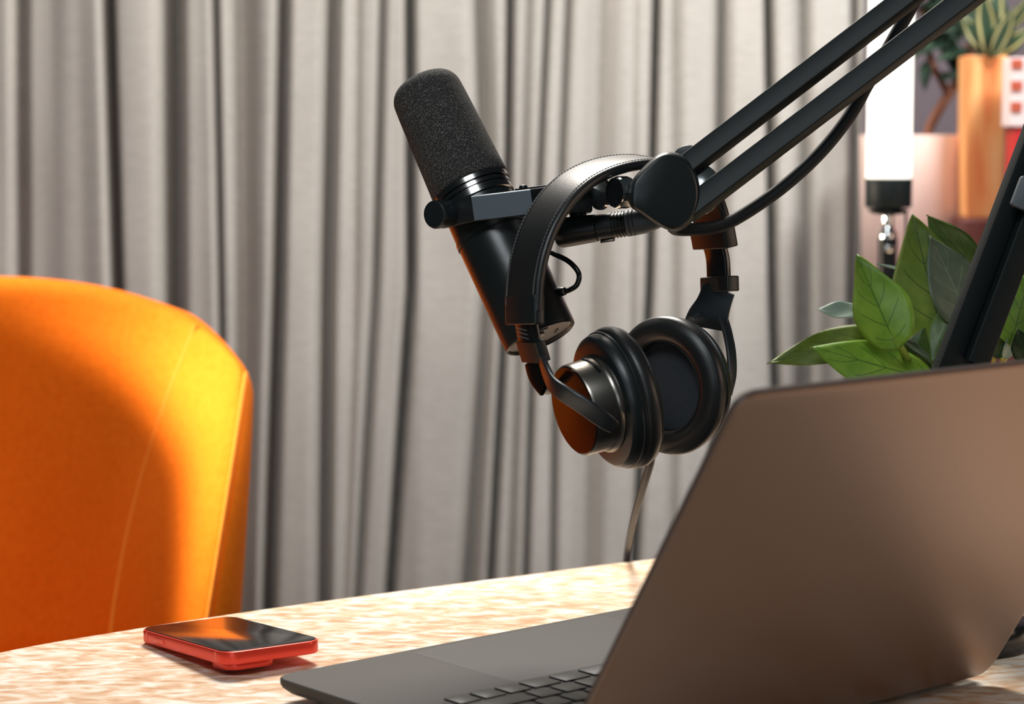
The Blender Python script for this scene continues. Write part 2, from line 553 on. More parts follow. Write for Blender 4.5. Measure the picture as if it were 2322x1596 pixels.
# keys (rows from the front edge to the hinge)
kw, kd = .0175, .0165
rows = [
    [(1, .0), (1, 0), (1, 0), (1.25, 0), (1.25, 0), (5.2, 0), (1.25, 0), (1, 0), (1, 0), (1, 0)],
    [(2.35, 0)] + [(1, 0)] * 10 + [(2.35, 0)],
    [(1.85, 0)] + [(1, 0)] * 11 + [(1.85, 0)],
    [(1, 0)] + [(1, 0)] * 12 + [(1.7, 0)],
    [(1.7, 0)] + [(1, 0)] * 13,
    [(1, 0)] * 14]
for ri, row in enumerate(rows):
    tot = sum(w for w, _ in row)
    unit = .276 / tot
    a = LW / 2 - .138
    dep = .116 + ri * .0187
    for w, _ in row:
        bm = BM()
        slab(bm, F0 + U * (a + w * unit / 2) + VV * dep + V((0, 0, ztop + .0002)), U, VV, Z, w * unit - .0026, kd if ri < 5 else .0125, .002, .0011, 3, .0004)
        obj('key', bm, M['key'], t_lap)
        a += w * unit
# lid
H0 = F0 + VV * .245 + V((0, 0, ztop - .0105))
LDV = VV * math.cos(lid) + Z * math.sin(lid)
LN = VV * math.sin(lid) - Z * math.cos(lid)           # outward (back) normal
cL = H0 + U * LW / 2 + LDV * (.246 / 2)
bm = BM()
rings = []
for ins, h in ((.0012, -.0014), (0, -.0013), (0, -.0010), (.0012, -.0002), (.0030, 0)):
    rings.append([cL + LN * h + U * a + LDV * b2 for a, b2 in rr(LW - 2 * ins, .246 - 2 * ins, .0115, 8)])
loft(bm, rings)
o_lid = obj('lid', bm, M['laptop'], t_lap, angle=30)
bm = BM(); slab(bm, cL - LN * .0046, U, LDV, LN, LW - .0008, .2452, .0112, .0034, 8, .0006)
obj('bezel', bm, M['bezel'], o_lid, label='dark rim around the lid')
bm = BM(); slab(bm, cL - LN * .0049 + LDV * .006, U, LDV, LN, LW - .006, .226, .008, .0003)
obj('screen', bm, M['screen'], o_lid)
bm = BM(); cyl(bm, F0 + VV * (LD + .001) + U * .03 + V((0, 0, ztop - .005)), F0 + VV * (LD + .001) + U * (LW - .03) + V((0, 0, ztop - .005)), .0035)
obj('hinge', bm, M['plastic'], t_lap)

# ------------------------------------------------------------------ phone
PL, PW, PT = .118, .0695, .0086
pc = [on_z(278, 1427, TABLE + .0095), on_z(530, 1471, TABLE + .0165), on_z(770, 1448, TABLE + .0165), on_z(509, 1400, TABLE + .0095)]
pcen = sum(pc, V((0, 0, 0))) / 4
pl = ((pc[1] - pc[0]) + (pc[2] - pc[3])).normalized()     # long axis, towards the camera
pw = ((pc[2] - pc[1]) + (pc[3] - pc[0])).normalized()
mid_ = (pl + pw).normalized(); dif = (pl - pw); dif = (dif - mid_ * dif.dot(mid_)).normalized()
pl, pw = (mid_ + dif).normalized(), (mid_ - dif).normalized()
pn = pl.cross(pw).normalized()
if pn.z < 0: pn = -pn
PL = .123
t_ph = thing('smartphone', V((pcen.x, pcen.y, TABLE)), 'coral red smartphone lying screen up on the desk', 'smartphone')
bm = BM(); slab(bm, pcen - pn * PT, pl, pw, pn, PL, PW, .011, PT - .0003, 8, .0011)
o_ph = obj('frame', bm, M['red'], t_ph, angle=35)
bm = BM(); slab(bm, pcen - pn * .0006, pl, pw, pn, PL - .0026, PW - .0026, .0098, .0008, 8, .0003)
obj('screen', bm, M['screen'], t_ph)
for s in (-1, 1):
    bm = BM()
    slab(bm, pcen + pl * (s * (PL / 2 - .0135)) - pn * (PT - .0012) - pw * (PW / 2 - .0006), pl, pn, -pw, .0018, PT - .0026, .0004, .0007)
    bmesh.ops.translate(bm, verts=bm.verts[:], vec=pn * (PT / 2 - .0012))
    obj('antenna_band', bm, M['redline'], t_ph, label='lighter coral band')
bm = BM(); slab(bm, pcen - pl * .030 - pn * (PT * .52) - pw * (PW / 2 - .0004), pl, pn, -pw, .014, .0030, .0014, .0010, 5, .0003)
obj('side_button', bm, M['redline'], t_ph, label='coral side button')
bm = BM(); slab(bm, pcen + pl * (PL / 2 - .018) - pw * (PW / 2 - .021) - pn * (PT + .0042), pl, pw, pn, .029, .034, .009, .0045, 6, .0008)
o_b = obj('camera_bump', bm, M['red'], t_ph)
bm = BM()
bb = pcen + pl * (PL / 2 - .018) - pw * (PW / 2 - .021) - pn * (PT + .0052)
for s in (-1, 1):
    cyl(bm, bb + pw * (s * .008), bb + pw * (s * .008) + pn * .002, .0055)
obj('lens', bm, M['gloss'], o_b)

# ------------------------------------------------------------------ armchair
# the right half of the padded shell: columns of (pixel x, pixel y, distance) at the top, middle, bottom; mirrored for the left half
inner = [
    ((-20, 619, 2.090), (-20, 1100, 2.075), (-20, 1480, 2.050)),
    ((120, 624, 2.088), (95, 1100, 2.070), (70, 1480, 2.040)),
    ((270, 646, 2.078), (205, 1100, 2.050), (155, 1480, 2.012)),
    ((380, 680, 2.058), (262, 1100, 2.030), (205, 1480, 1.990)),
    ((455, 716, 2.030), (316, 1100, 2.004), (246, 1480, 1.962)),
    ((505, 754, 1.995), (400, 1100, 1.950), (320, 1480, 1.912)),
    ((540, 795, 1.962), (470, 1100, 1.900), (392, 1480, 1.866)),
    ((560, 832, 1.945), (520, 1100, 1.872), (458, 1480, 1.836)),
]
outer = [
    ((573, 866, 1.955), (553, 1100, 1.884), (515, 1480, 1.852)),
    ((577, 890, 1.980), (570, 1100, 1.925), (545, 1480, 1.900)),
    ((565, 850, 2.030), (560, 1100, 2.000), (535, 1480, 1.985)),
    ((470, 728, 2.110), (470, 1100, 2.100), (450, 1480, 2.085)),
    ((270, 652, 2.150), (270, 1100, 2.150), (250, 1480, 2.135)),
    ((100, 628, 2.160), (100, 1100, 2.165), (90, 1480, 2.150)),
    ((-20, 624, 2.162), (-20, 1100, 2.168), (-20, 1480, 2.152)),
]


def mirror(c): return tuple((-40 - p[0], p[1], p[2]) for p in c)


cols = inner + outer
ring_cols = cols + [mirror(c) for c in cols[-2:0:-1]]
NR = 14
t_ch = thing('armchair', at(-20, 1200, 2.05) * 1.0 - V((0, 0, at(-20, 1200, 2.05).z)), 'orange felt armchair with a curved back behind the desk', 'armchair')
rings = []
for k in range(NR + 1):
    t = k / NR
    ring = []
    for c in ring_cols:
        a, m_, b2 = c
        if t < .5: s = t * 2; q = [a[i] + (m_[i] - a[i]) * s for i in range(3)]
        else: s = t * 2 - 1; q = [m_[i] + (b2[i] - m_[i]) * s for i in range(3)]
        # quadratic easing through the middle so the columns bow smoothly
        l0 = 2 * (t - .5) * (t - 1); l1 = -4 * t * (t - 1); l2 = 2 * t * (t - .5)
        q = [a[i] * l0 + m_[i] * l1 + b2[i] * l2 for i in range(3)]
        ring.append(at(*q))
    rings.append(ring)
# continue the shell straight down to the seat
last = rings[-1]
for dz in (.06, .14, .20):
    rings.append([V((p.x, p.y, p.z - dz)) for p in last])
bm = BM()
R_ = loft(bm, rings, False, False)
# close the top between inner and outer lips, and the bottom
n = len(ring_cols); half = len(cols)
idx_in = list(range(-(len(inner) - 1), len(inner)))
def vi(k): return k % n
ins_ = [R_[0][vi(k)] for k in idx_in]
# outer lip partner for every inner column (walk the other way round the ring)
m_out = len(outer)
pairs = []
for j, k in enumerate(idx_in):
    f = abs(k) / (len(inner) - 1)
    kk = half - 1 - int(round(f * (m_out - 1)))
    pairs.append(vi(kk if k >= 0 else n - kk))
for lvl in (0, len(R_) - 1):
    row = R_[lvl]
    for j in range(len(idx_in) - 1):
        vs = []
        for v_ in (row[vi(idx_in[j])], row[vi(idx_in[j + 1])], row[pairs[j + 1]], row[pairs[j]]):
            if v_ not in vs: vs.append(v_)
        if len(vs) > 2:
            try: bm.faces.new(vs)
            except ValueError: pass
o = obj('backrest', bm, M['orange'], t_ch, angle=180, subsurf=2)
# seams of raised thread on the inside of the shell
for col, mir in ((4, False), (4, True), (7, False), (7, True)):
    c = inner[col]
    if mir: c = mirror(c)
    pts = []
    for k in range(13):
        t = .03 + .95 * k / 12
        l0 = 2 * (t - .5) * (t - 1); l1 = -4 * t * (t - 1); l2 = 2 * t * (t - .5)
        q = [c[0][i] * l0 + c[1][i] * l1 + c[2][i] * l2 for i in range(3)]
        pts.append(at(q[0], q[1], q[2] - (.0006 if col == 4 else -.0012)))
    bm = BM(); tube(bm, pts, .0020, 8, 4)
    obj('seam', bm, M['seam'], t_ch)
seatc = at(-20, 1480, 1.86); seatc.z = .44
bm = BM(); lathe(bm, [(.16, -.05), (.215, -.04), (.222, 0), (.215, .04), (.17, .055), (.05, .06)], seatc, Z, X, seg=40)
obj('seat', bm, M['orange'], t_ch)
for sx, sy in ((-1, -1), (1, -1), (1, 1), (-1, 1)):
    bm = BM(); cyl(bm, V((seatc.x + sx * .2, seatc.y + sy * .2, 0)), V((seatc.x + sx * .13, seatc.y + sy * .13, .40)), .010, .015)
    obj('leg', bm, M['matte'], t_ch)

# ------------------------------------------------------------------ microphone
mb = at(1227, 768, 1.397); mt = at(952, 178, 1.445)
MA = (mt - mb).normalized(); ML = (mt - mb).length
t_mic = thing('microphone', mb, 'black studio microphone with a foam windscreen held by the boom arm', 'microphone')
hint = cd(0, 0, 1)
f = ML / 651.0                                       # metres along the axis per projected pixel
bm = BM()
lathe(bm, [(.0195, .0022), (.0214, .0020), (.0220, .0006), (.0226, 0), (.0236, .0008), (.0240, .003), (.0240, 246 * f), (.0236, 247 * f), (.0236, 249 * f), (.0246, 250 * f), (.0246, 262 * f), (.0240, 264 * f), (.0236, 316 * f), (.0236, 330 * f)], mb, MA, hint, seg=64)
obj('body', bm, M['micbody'], t_mic)
bm = BM()
lathe(bm, [(.0236, 329 * f), (.0250, 331 * f), (.0250, 344 * f), (.0240, 345 * f), (.0240, 347.5 * f), (.0250, 348.5 * f), (.0250, 355 * f), (.0240, 356 * f), (.0240, 359 * f), (.0257, 360.5 * f), (.0257, 371 * f), (.024, 373 * f)], mb, MA, hint, seg=64)
obj('collar', bm, M['collar'], t_mic, angle=25)
bm = BM()
prof = [(.0225, 372 * f), (.0254, 373 * f), (.0261, 378 * f)]
for k in range(1, 8): prof.append((.0260 - .0023 * k / 8, (380 + (600 - 380) * k / 8) * f))
for k in range(10):
    a = math.pi / 2 * k / 9
    prof.append((.0135 + .0100 * math.cos(a), (603 + 40 * math.sin(a)) * f))
prof += [(.008, 647.5 * f), (.002, 650 * f)]
lathe(bm, prof, mb, MA, hint, seg=64)
obj('foam_windscreen', bm, M['foam'], t_mic, angle=180)
xb, yb, zb = basis(MA, hint)
bm = BM(); lathe(bm, [(.0196, .0019), (.0195, .0022), (.010, .0024)], mb, MA, hint, seg=48)
o_cap = obj('end_plate', bm, M['gloss'], t_mic)
for a, r, w in ((.3, .0125, .006), (2.0, .012, .006), (3.6, .0125, .0065), (5.0, .011, .006)):
    bm = BM(); c = mb + MA * .0016 + xb * (r * math.cos(a)) + yb * (r * math.sin(a))
    tdir = (-xb * math.sin(a) + yb * math.cos(a))
    box(bm, c, tdir, MA.cross(tdir), MA, w, .0009, .0006)
    obj('switch_marking', bm, M['thread'], o_cap, smooth=False)
bm = BM(); cyl(bm, mb + MA * .0020 + xb * .004, mb + MA * .0008 + xb * .004, .0035); obj('screw', bm, M['darkmetal'], o_cap)
# yoke
WU = cd(-.10, .99, .06)
yk = [(1003, 490, 1.4065), (1040, 481, 1.394), (1074, 473, 1.3825), (1204, 457.5, 1.3805), (1240, 452, 1.398), (1280, 445.5, 1.4185), (1258, 445, 1.448), (1190, 452, 1.463), (1130, 458, 1.470)]
bm = BM(); sweep(bm, [at(*p) for p in yk], WU, rr(.0158, .0036, .0006, 2))
o_yoke = obj('yoke', bm, M['darkmetal'], t_mic, angle=18)
# pivot knob
PV = cd(-.62, -.10, .78)
kc = at(1018, 484, 1.399)
for s, o_ in ((1, kc), (-1, at(1148, 459, 1.462))):
    bm = BM()
    prof = [(.0060, -.012 if s > 0 else -.004), (.0060, .0015), (.0086, .0018), (.0086, .0022), (.0090, .0030)]
    for k in range(1, 7): prof.append((.0090, .003 + .0105 * k / 6))
    prof += [(.0087, .0142), (.0082, .0145)]
    lathe(bm, prof, o_, PV * s, WU, seg=56)
    kn = obj('pivot_knob', bm, M['plastic'], t_mic, angle=30)
    bm = BM(); lathe(bm, [(.0080, .0143), (.0085, .0146), (.0080, .0148)], o_, PV * s, WU, seg=48, cap0=False, cap1=False)
    obj('knob_rim', bm, M['darkmetal'], kn)
bm = BM(); lathe(bm, [(.0025, 0), (.0028, .001), (.0022, .0022), (.0008, .0027)], at(1187, 428, 1.388), WU, X, seg=20)
obj('screw', bm, M['plastic'], o_yoke)
# mount block and connector housing at the right of the yoke
bm = BM()
mbk = at(1295, 455, 1.400)
slab(bm, mbk - cd(0, 0, 1) * .009, cd(1, .05, 0), cd(-.05, 1, 0), cd(0, 0, 1), .026, .0165, .0015, .018, 3, .0008)
obj('mount_block', bm, M['plastic'], t_mic)
bm = BM(); cyl(bm, at(1310, 470, 1.400), at(1312, 505, 1.398), .0055); obj('neck', bm, M['plastic'], t_mic)
bm = BM()
XA = (at(1430, 505, 1.388) - at(1258, 530, 1.400)).normalized()
hs = at(1260, 530, 1.400)
lathe(bm, [(.0068, 0), (.0086, .0012), (.0094, .004), (.0094, .008), (.0088, .024), (.0086, .0268), (.008, .0272)], hs, XA, Z, seg=48)
obj('connector_housing', bm, M['plastic'], t_mic)
# short tube from the yoke to the body
bm = BM(); tube(bm, [at(1238, 566, 1.402), at(1255, 575, 1.398), at(1290, 593, 1.392), at(1312, 619, 1.389), at(1309, 644, 1.389), at(1292, 657, 1.390), at(1272, 663, 1.393)], .0017, 12, 8)
obj('wire_tube', bm, M['gloss'], t_mic)
bm = BM(); cyl(bm, at(1266, 662, 1.394), at(1281, 660, 1.390), .0034, .0026, bev=.0005); obj('strain_relief', bm, M['plastic'], t_mic)

# ------------------------------------------------------------------ microphone cable
t_cab = thing('audio_cable', hs + XA * .028, 'black microphone cable drooping below the boom arm bars', 'cable')
bm = BM()
pr = [(.0083, .0274), (.0083, .037)]
for k in range(4): pr += [(.0083, .0375 + k * .0022), (.0077, .0379 + k * .0022), (.0077, .0389 + k * .0022), (.0083, .0393 + k * .0022)]
lathe(bm, pr, hs, XA, Z, seg=40)
o_pl = obj('plug', bm, M['plastic'], t_cab, angle=25)
bm = BM(); slab(bm, hs + XA * .034 - Z * .0083, XA, XA.cross(Z), -Z, .009, .005, .001, .0018, 3, .0004); obj('release_tab', bm, M['gunmetal'], o_pl)
bm = BM(); lathe(bm, [(.0081, .0462), (.0084, .047), (.0084, .0485), (.0078, .049), (.0084, .0495), (.0084, .051), (.0078, .0515), (.0082, .052), (.0079, .058), (.0060, .066), (.0040, .0735), (.0036, .078)], hs, XA, Z, seg=40)
obj('boot', bm, M['greyrubber'], t_cab, angle=30)
e0 = hs + XA * .077
cable = [e0 - XA * .003, e0, at(1530, 518, 1.397), at(1590, 519, 1.398), at(1640, 510, 1.398), at(1705, 474, 1.395), at(1785, 416, 1.392), at(1862, 344, 1.390), at(1925, 265, 1.389), at(1968, 190, 1.389), at(2008, 120, 1.389), at(2052, 42, 1.388), at(2095, -30, 1.387), at(2160, -105, 1.384), at(2300, -212, 1.383), at(2450, -326, 1.383), at(2570, -408, 1.384)]
bm = BM(); tube(bm, cable, .0042, 16, 8)
obj('cord', bm, M['rubber'], t_cab)

# ------------------------------------------------------------------ boom arm
pb = at(2188, 850, 1.420)
t_arm = thing('boom_arm', V((pb.x, pb.y, TABLE)), 'black microphone boom arm standing beside the plant', 'boom arm')
bm = BM(); lathe(bm, [(.040, 0), (.0445, .0015), (.045, .004), (.045, .014), (.043, .018), (.038, .020), (.02, .021)], V((pb.x, pb.y, TABLE)), Z, X, seg=56)
obj('base', bm, M['gloss'], t_arm)
bm = BM(); cyl(bm, V((pb.x, pb.y, TABLE + .019)), V((pb.x, pb.y, pb.z - .006)), .0135); obj('riser_post', bm, M['matte'], t_arm)


def bar(name, a, b, w, h, roll, parent):
    a, b = V(a), V(b)
    t = (b - a).normalized()
    toc = cd(0, 0, 1)
    s = t.cross(toc).normalized()
    q = Matrix.Rotation(roll, 3, t)
    bm = BM()
    sweep(bm, [a, a.lerp(b, .5), b], q @ s, rr(w, h, .0012, 3))
    return obj(name, bm, M['matte'], parent, angle=30)


DA = 1.364
el = 2610
def b1(x): return 67 - .765 * (x - 1964)
def b2f(x): return 349 - .762 * (x - 1730)
bar('upper_bar', at(1540, b1(1540), DA), at(el, b1(el), DA), .0135, .0105, -.42, t_arm)
bar('upper_bar', at(1556, b2f(1556), DA), at(el, b2f(el), DA), .0140, .0105, -.42, t_arm)
# lower arm: two bars side by side
def lowx(y): return 2120 + (840 - y) * .378
for off, dd, w in ((22, 0, .0135), (84, -.004, .0150)):
    top = at(lowx(-420) + off, -420, DA + .016 + dd); bot = at(lowx(866 if off < 50 else 822) + off, 866 if off < 50 else 822, 1.404 + dd)
    bar('lower_bar', bot, top, w, .012, .25, t_arm)
bm = BM(); cyl(bm, pb + cd(0, 0, 1) * .012 + cd(0, -1, 0) * .002, pb - cd(0, 0, 1) * .010 + cd(0, -1, 0) * .002, .0165, bev=.001); obj('lower_pivot', bm, M['darkmetal'], t_arm)
bm = BM(); cyl(bm, at(2625, -440, DA - .012), at(2625, -440, DA + .035), .030, bev=.002); obj('elbow', bm, M['matte'], t_arm)
# connector between lower bars
bm = BM(); slab(bm, at(2322, 440, 1.383), cd(.35, .93, 0), cd(-.93, .35, 0), cd(0, 0, 1), .020, .013, .002, .006, 4, .0008); obj('clip', bm, M['greyrubber'], t_arm)

# head joint
outl = [(1434, 408), (1446, 392), (1464, 374), (1486, 354), (1502, 346), (1520, 344), (1544, 350), (1562, 364), (1575, 383), (1584, 408), (1588, 435), (1586, 462), (1580, 482), (1570, 502), (1555, 516), (1540, 523), (1524, 524), (1508, 519), (1492, 511), (1472, 498), (1450, 483), (1434, 473), (1427, 462), (1426, 445), (1428, 425)]
ol = spline(outl, 3, True)
ocx, ocy = 1512, 436
bm = BM(); rings = []
for s, d in ((.93, 1.374), (.985, 1.3735), (1.0, 1.371), (1.0, 1.3610), (.992, 1.3575), (.970, 1.3545), (.935, 1.3525), (.895, 1.3514), (.86, 1.3511)):
    rings.append([at(ocx + (x - ocx) * s, ocy + (y - ocy) * s, d + (x - ocx) * .00006) for x, y in ol])
loft(bm, rings)
o_hd = obj('head_cover', bm, M['plastic'], t_arm, angle=60)
bm = BM(); cyl(bm, at(1575, 430, 1.372), at(1575, 430, 1.382), .017, bev=.001); obj('washer', bm, M['chrome'], o_hd)
bm = BM(); cyl(bm, at(1560, 365, 1.3745), at(1560, 365, 1.380), .010, bev=.0008); obj('pivot_bolt', bm, M['plastic'], o_hd)
KD = cd(-.82, -.05, .57)
k0 = at(1436, 436, 1.366)
bm = BM(); cyl(bm, k0 - KD * .004, k0 + KD * .004, .0052); obj('knob_stem', bm, M['chrome'], o_hd)
bm = BM(); lathe(bm, [(.0080, .0035), (.0094, .0042), (.0100, .0050), (.0100, .0132), (.0096, .0142), (.0090, .0146)], k0, KD, Z, seg=12)
o_kn = obj('thumb_knob', bm, M['chrome'], o_hd, angle=20)
bm = BM(); lathe(bm, [(.0087, .0145), (.0088, .0150), (.003, .0152)], k0, KD, Z, seg=32); obj('knob_face', bm, M['gloss'], o_kn)
# toothed disc behind the knob
bm = BM(); c = at(1366, 440, 1.386); KD2 = cd(-.80, 0, .6)
prof = []
x_, y_, z_ = basis(KD2, Z)
rg = []
for h in (0, .003):
    rg.append([c + z_ * h + x_ * ((.0095 + (.0006 if i % 2 else 0)) * math.cos(2 * math.pi * i / 64)) + y_ * ((.0095 + (.0006 if i % 2 else 0)) * math.sin(2 * math.pi * i / 64)) for i in range(64)])
loft(bm, rg); obj('toothed_disc', bm, M['chrome'], o_hd, smooth=False)
bm = BM(); cyl(bm, at(1335, 447, 1.3985), at(1440, 438, 1.372), .0055); obj('swivel_pin', bm, M['plastic'], o_hd)

# ------------------------------------------------------------------ headphones
WH = cd(.54, -.17, .82)
def hd(px): return 1.340 + .084 * (px - 1189) / 436
path = [(1188, 705), (1189, 670), (1193, 625), (1204, 570), (1226, 510), (1260, 455), (1303, 413), (1352, 386), (1405, 371), (1462, 367), (1515, 377), (1558, 398), (1590, 432), (1608, 476), (1619, 528)]
hb = [V(q) for q in spline([at(x, y, hd(x)) for x, y in path], 8)]
t_hp = thing('headphones', at(1405, 371, hd(1405)), 'black over ear headphones hung on the boom arm head', 'headphones')
bm = BM(); sweep(bm, hb, WH, rr(.0350, .0064, .0026, 5)); o_hb = obj('headband', bm, M['leather'], t_hp, angle=60)
# stitching along both edges, on the outer face
for s_ in (-1, 1):
    bm = BM()
    for i in range(4, len(hb) - 4):
        t = (hb[i + 1] - hb[i - 1]).normalized(); w = (WH - t * WH.dot(t)).normalized(); m_ = t.cross(w)
        out_ = m_ if m_.dot(hb[i] - at(1400, 620, 1.38)) > 0 else -m_
        k = max(1, int((hb[i + 1] - hb[i]).length / .0026))
        for j in range(k):
            box(bm, hb[i].lerp(hb[i + 1], (j + .5) / k) + out_ * .00325 + w * (s_ * .0142), t, w, out_, .0017, .0005, .0007)
    obj('stitching', bm, M['thread'], o_hb, smooth=False)


def plate(name, pts, wv, w, th, m, parent, r=.0008, scales=None, n=6):
    P = [V(q) for q in spline([at(*p) for p in pts], n)] if n else [at(*p) for p in pts]
    scs = None
    if scales:
        scs = spline([(s, 1) for s in scales], n) if n else [(s, 1) for s in scales]
    bm = BM(); sweep(bm, P, wv, rr(w, th, min(r, th * .45), 3), scales=scs)
    return obj(name, bm, m, parent, angle=35, bevel=.0009 if n == 0 else None)


# left end: housing, slider, hinge block, fork
def hl(x, y, dd=0): return (x, y, hd(x) + dd)
plate('band_end', [hl(1189, 669), hl(1190, 736)], WH, .0335, .0078, M['plastic'], t_hp, .0016, n=0)
o_sl = plate('slider', [hl(1191, 722), hl(1196, 745), hl(1203, 785)], WH, .0200, .0050, M['gloss'], t_hp, .0008)
for k in range(3):
    a = at(*hl(1190 + k * 2.6, 745 + k * 9.5)) - cd(.83, .1, -.52) * .0027
    bm = BM(); box(bm, a, WH, cd(.1, .99, 0), cd(.83, .1, -.56), .012, .0004, .0004); obj('notch_mark', bm, M['thread'], o_sl, smooth=False)
plate('hinge_block', [hl(1202, 772), hl(1209, 795), hl(1216, 818)], WH, .0240, .0076, M['plastic'], t_hp, .0012)

nL = cd(-.877, -.229, .42)                            # outward normal of the left cup
upL = cd(-.25, .97, .0)
cLc = at(1363, 914, 1.352)                            # centre of the left shell face
kL = 1.352 / FPX


def cup(root, c, nrm, up, inner_shown, dh=.0190, ky=.88):
    """one ear cup: c is the centre of the outer shell face, nrm points away from the head"""
    cupe = obj('ear_cup', cup_shell(c, nrm, up, ky), M['plastic'], root, angle=30)
    # pad
    bm = BM()
    prof = [(.0405, -.0100), (.0430, -.0104), (.0444, -.0120), (.0449, -.0146), (.0446, -.0172), (.0434, -.0196), (.0428, -.0199), (.0430, -.0205), (.0410, -.0222), (.0376, -.0234), (.0335, -.0232), (.0300, -.0216), (.0286, -.0190), (.0282, -.0150), (.0302, -.0120)]
    lathe(bm, prof, c, nrm, up, sx=1.0, sy=ky, seg=72, cap0=False, cap1=False)
    pad = obj('ear_pad', bm, M['leather'], cupe, angle=60)
    bm = BM()
    lathe(bm, [(.0286, -.0203), (.0292, -.0200), (.0296, -.0213), (.0288, -.0216)], c, nrm, up, sx=1.0, sy=ky, seg=72, cap0=False, cap1=False)
    obj('piping', bm, M['leather'], cupe)
    bm = BM(); lathe(bm, [(.0308, -.0125), (.020, -.0130), (.006, -.0132)], c, nrm, up, sx=1.0, sy=ky, seg=48, cap0=False)
    obj('driver_cloth', bm, M['cloth'], cupe, label='dark cloth inside the pad')
    # outer drum
    bm = BM(); lathe(bm, [(.0312, -.001), (.0308, .0015), (.0295, .0025), (.0290, .0045), (.0285, dh - .0015), (.0278, dh)], c, nrm, up, sx=1.0, sy=1.0, seg=72, cap0=False, cap1=False)
    ring = obj('drum', bm, M['gunmetal'], cupe, label='brushed gunmetal drum')
    bm = BM(); lathe(bm, [(.0282, dh - .0018), (.0276, dh), (.0270, dh + .0006), (.012, dh + .001), (.003, dh + .0011)], c, nrm, up, seg=72, cap0=False)
    obj('end_cap', bm, M['mirror'], cupe, label='glossy dark end cap')
    # slot in the drum wall
    x_, y_, z_ = basis(nrm, up)
    bm = BM()
    pts = []
    for k in range(9):
        a = -.15 - .7 * k / 8 if inner_shown is False else .3 + .7 * k / 8
        pts.append(c + z_ * .0065 + (x_ * math.cos(a) + y_ * math.sin(a)) * .0288)
    tube(bm, pts, .0011, 8, 0)
    obj('slot', bm, M['gloss'], ring)
    return cupe


def cup_shell(c, nrm, up, ky):
    bm = BM()
    lathe(bm, [(.020, .0004), (.0365, .0002), (.0395, -.0006), (.0412, -.0024), (.0422, -.0050), (.0424, -.0070), (.0432, -.0074), (.0434, -.0084), (.0428, -.0089), (.0428, -.0094), (.0434, -.0098), (.0430, -.0104), (.0405, -.0108), (.02, -.0110)], c, nrm, up, sx=1.0, sy=ky, seg=72)
    return bm


cupL = cup(t_hp, cLc, nL, upL, False)
dL = cLc + nL * .0205                                 # centre of the left end cap
# fork: base plate outside the drum, then a near arm and a far arm down to the drum's two side pivots
xL, yL, zL = basis(nL, upL)                           # xL up, yL sideways
side = yL if yL.dot(cd(0, 0, 1)) > 0 else -yL         # sideways, towards the camera
pivN = cLc + nL * .010 + side * .0320 - xL * .004
pivF = cLc + nL * .010 - side * .0320 - xL * .004


# left fork drawn along its seen course
plate('fork_base', [(1212, 812, 1.345), (1222, 842, 1.342), (1240, 872, 1.336)], WH, .0215, .0028, M['mirror'], t_hp, .0008, scales=[1.0, 1.05, .9])
armN = [(1229, 815, 1.334), (1239, 845, 1.327), (1254, 873, 1.318), (1283, 895, 1.309), (1325, 921, 1.3045), (1370, 952, 1.3065), (1392, 967, 1.310)]
plate('fork_arm', armN, nL * .35 + cd(.30, .80, .2), .0112, .0030, M['darkmetal'], t_hp, .0012, scales=[.8, .9, 1, 1, 1, .95, .75])
armF = [(1216, 862, 1.352), (1232, 880, 1.362), (1262, 884, 1.376), (1310, 850, 1.386), (1352, 838, 1.385)]
plate('fork_arm', armF, nL, .0068, .0028, M['darkmetal'], t_hp, .0008)
bm = BM(); q = at(1384, 962, 1.312); cyl(bm, q, q + (cLc + nL * .008 - q) * .35, .0034); obj('pivot_pin', bm, M['plastic'], t_hp)

# right cup: pad opening faces the camera side
mR = cd(-.65, -.12, .75)
nR = -mR
upR = cd(-.14, .985, .0)
cRc = at(1502, 877, 1.402) + nR * .0225
cupR = cup(t_hp, cRc, nR, upR, True, .0085, .95)
# right slider and fork
def hr(x, y, dd=0): return (x, y, 1.424 + dd)
plate('band_end', [hr(1613, 512, -.002), hr(1622, 562)], WH, .0370, .0105, M['plastic'], t_hp, .0016, n=0)
plate('slider', [hr(1620, 555), hr(1628, 590), hr(1630, 640, .001)], WH, .0200, .0050, M['gloss'], t_hp, .0010)
plate('hinge_block', [hr(1631, 627), hr(1632, 662)], WH, .0290, .0100, M['plastic'], t_hp, .0012, n=0)
plate('fork_base', [hr(1630, 655), hr(1618, 690, .002), hr(1606, 722, .005), hr(1604, 742, .008)], cd(.93, -.1, .35), .0250, .0030, M['darkmetal'], t_hp, .0010, scales=[.88, .92, 1.12, 1.3])
bm = BM(); q = at(1581, 717, 1.424); cyl(bm, q, q + cd(-.4, 0, .9) * .0022, .0020); obj('screw', bm, M['darkmetal'], t_hp)
plate('fork_arm', [hr(1638, 716, .004), hr(1649, 752, -.004), hr(1658, 800, -.013), hr(1659, 850, -.020), hr(1650, 892, -.024)], nR, .0075, .0028, M['darkmetal'], t_hp, .0008)
plate('fork_arm', [hr(1578, 728, .012), hr(1550, 765, .030), hr(1512, 810, .038), hr(1482, 855, .036), hr(1470, 892, .032)], nR, .0075, .0028, M['darkmetal'], t_hp, .0008)
for q, dr in ((at(1654, 868, 1.402), 1), (at(1478, 872, 1.4585), -1)):
    bm = BM(); cyl(bm, q, q.lerp(cRc, .30), .0030); obj('pivot_pin', bm, M['plastic'], t_hp)
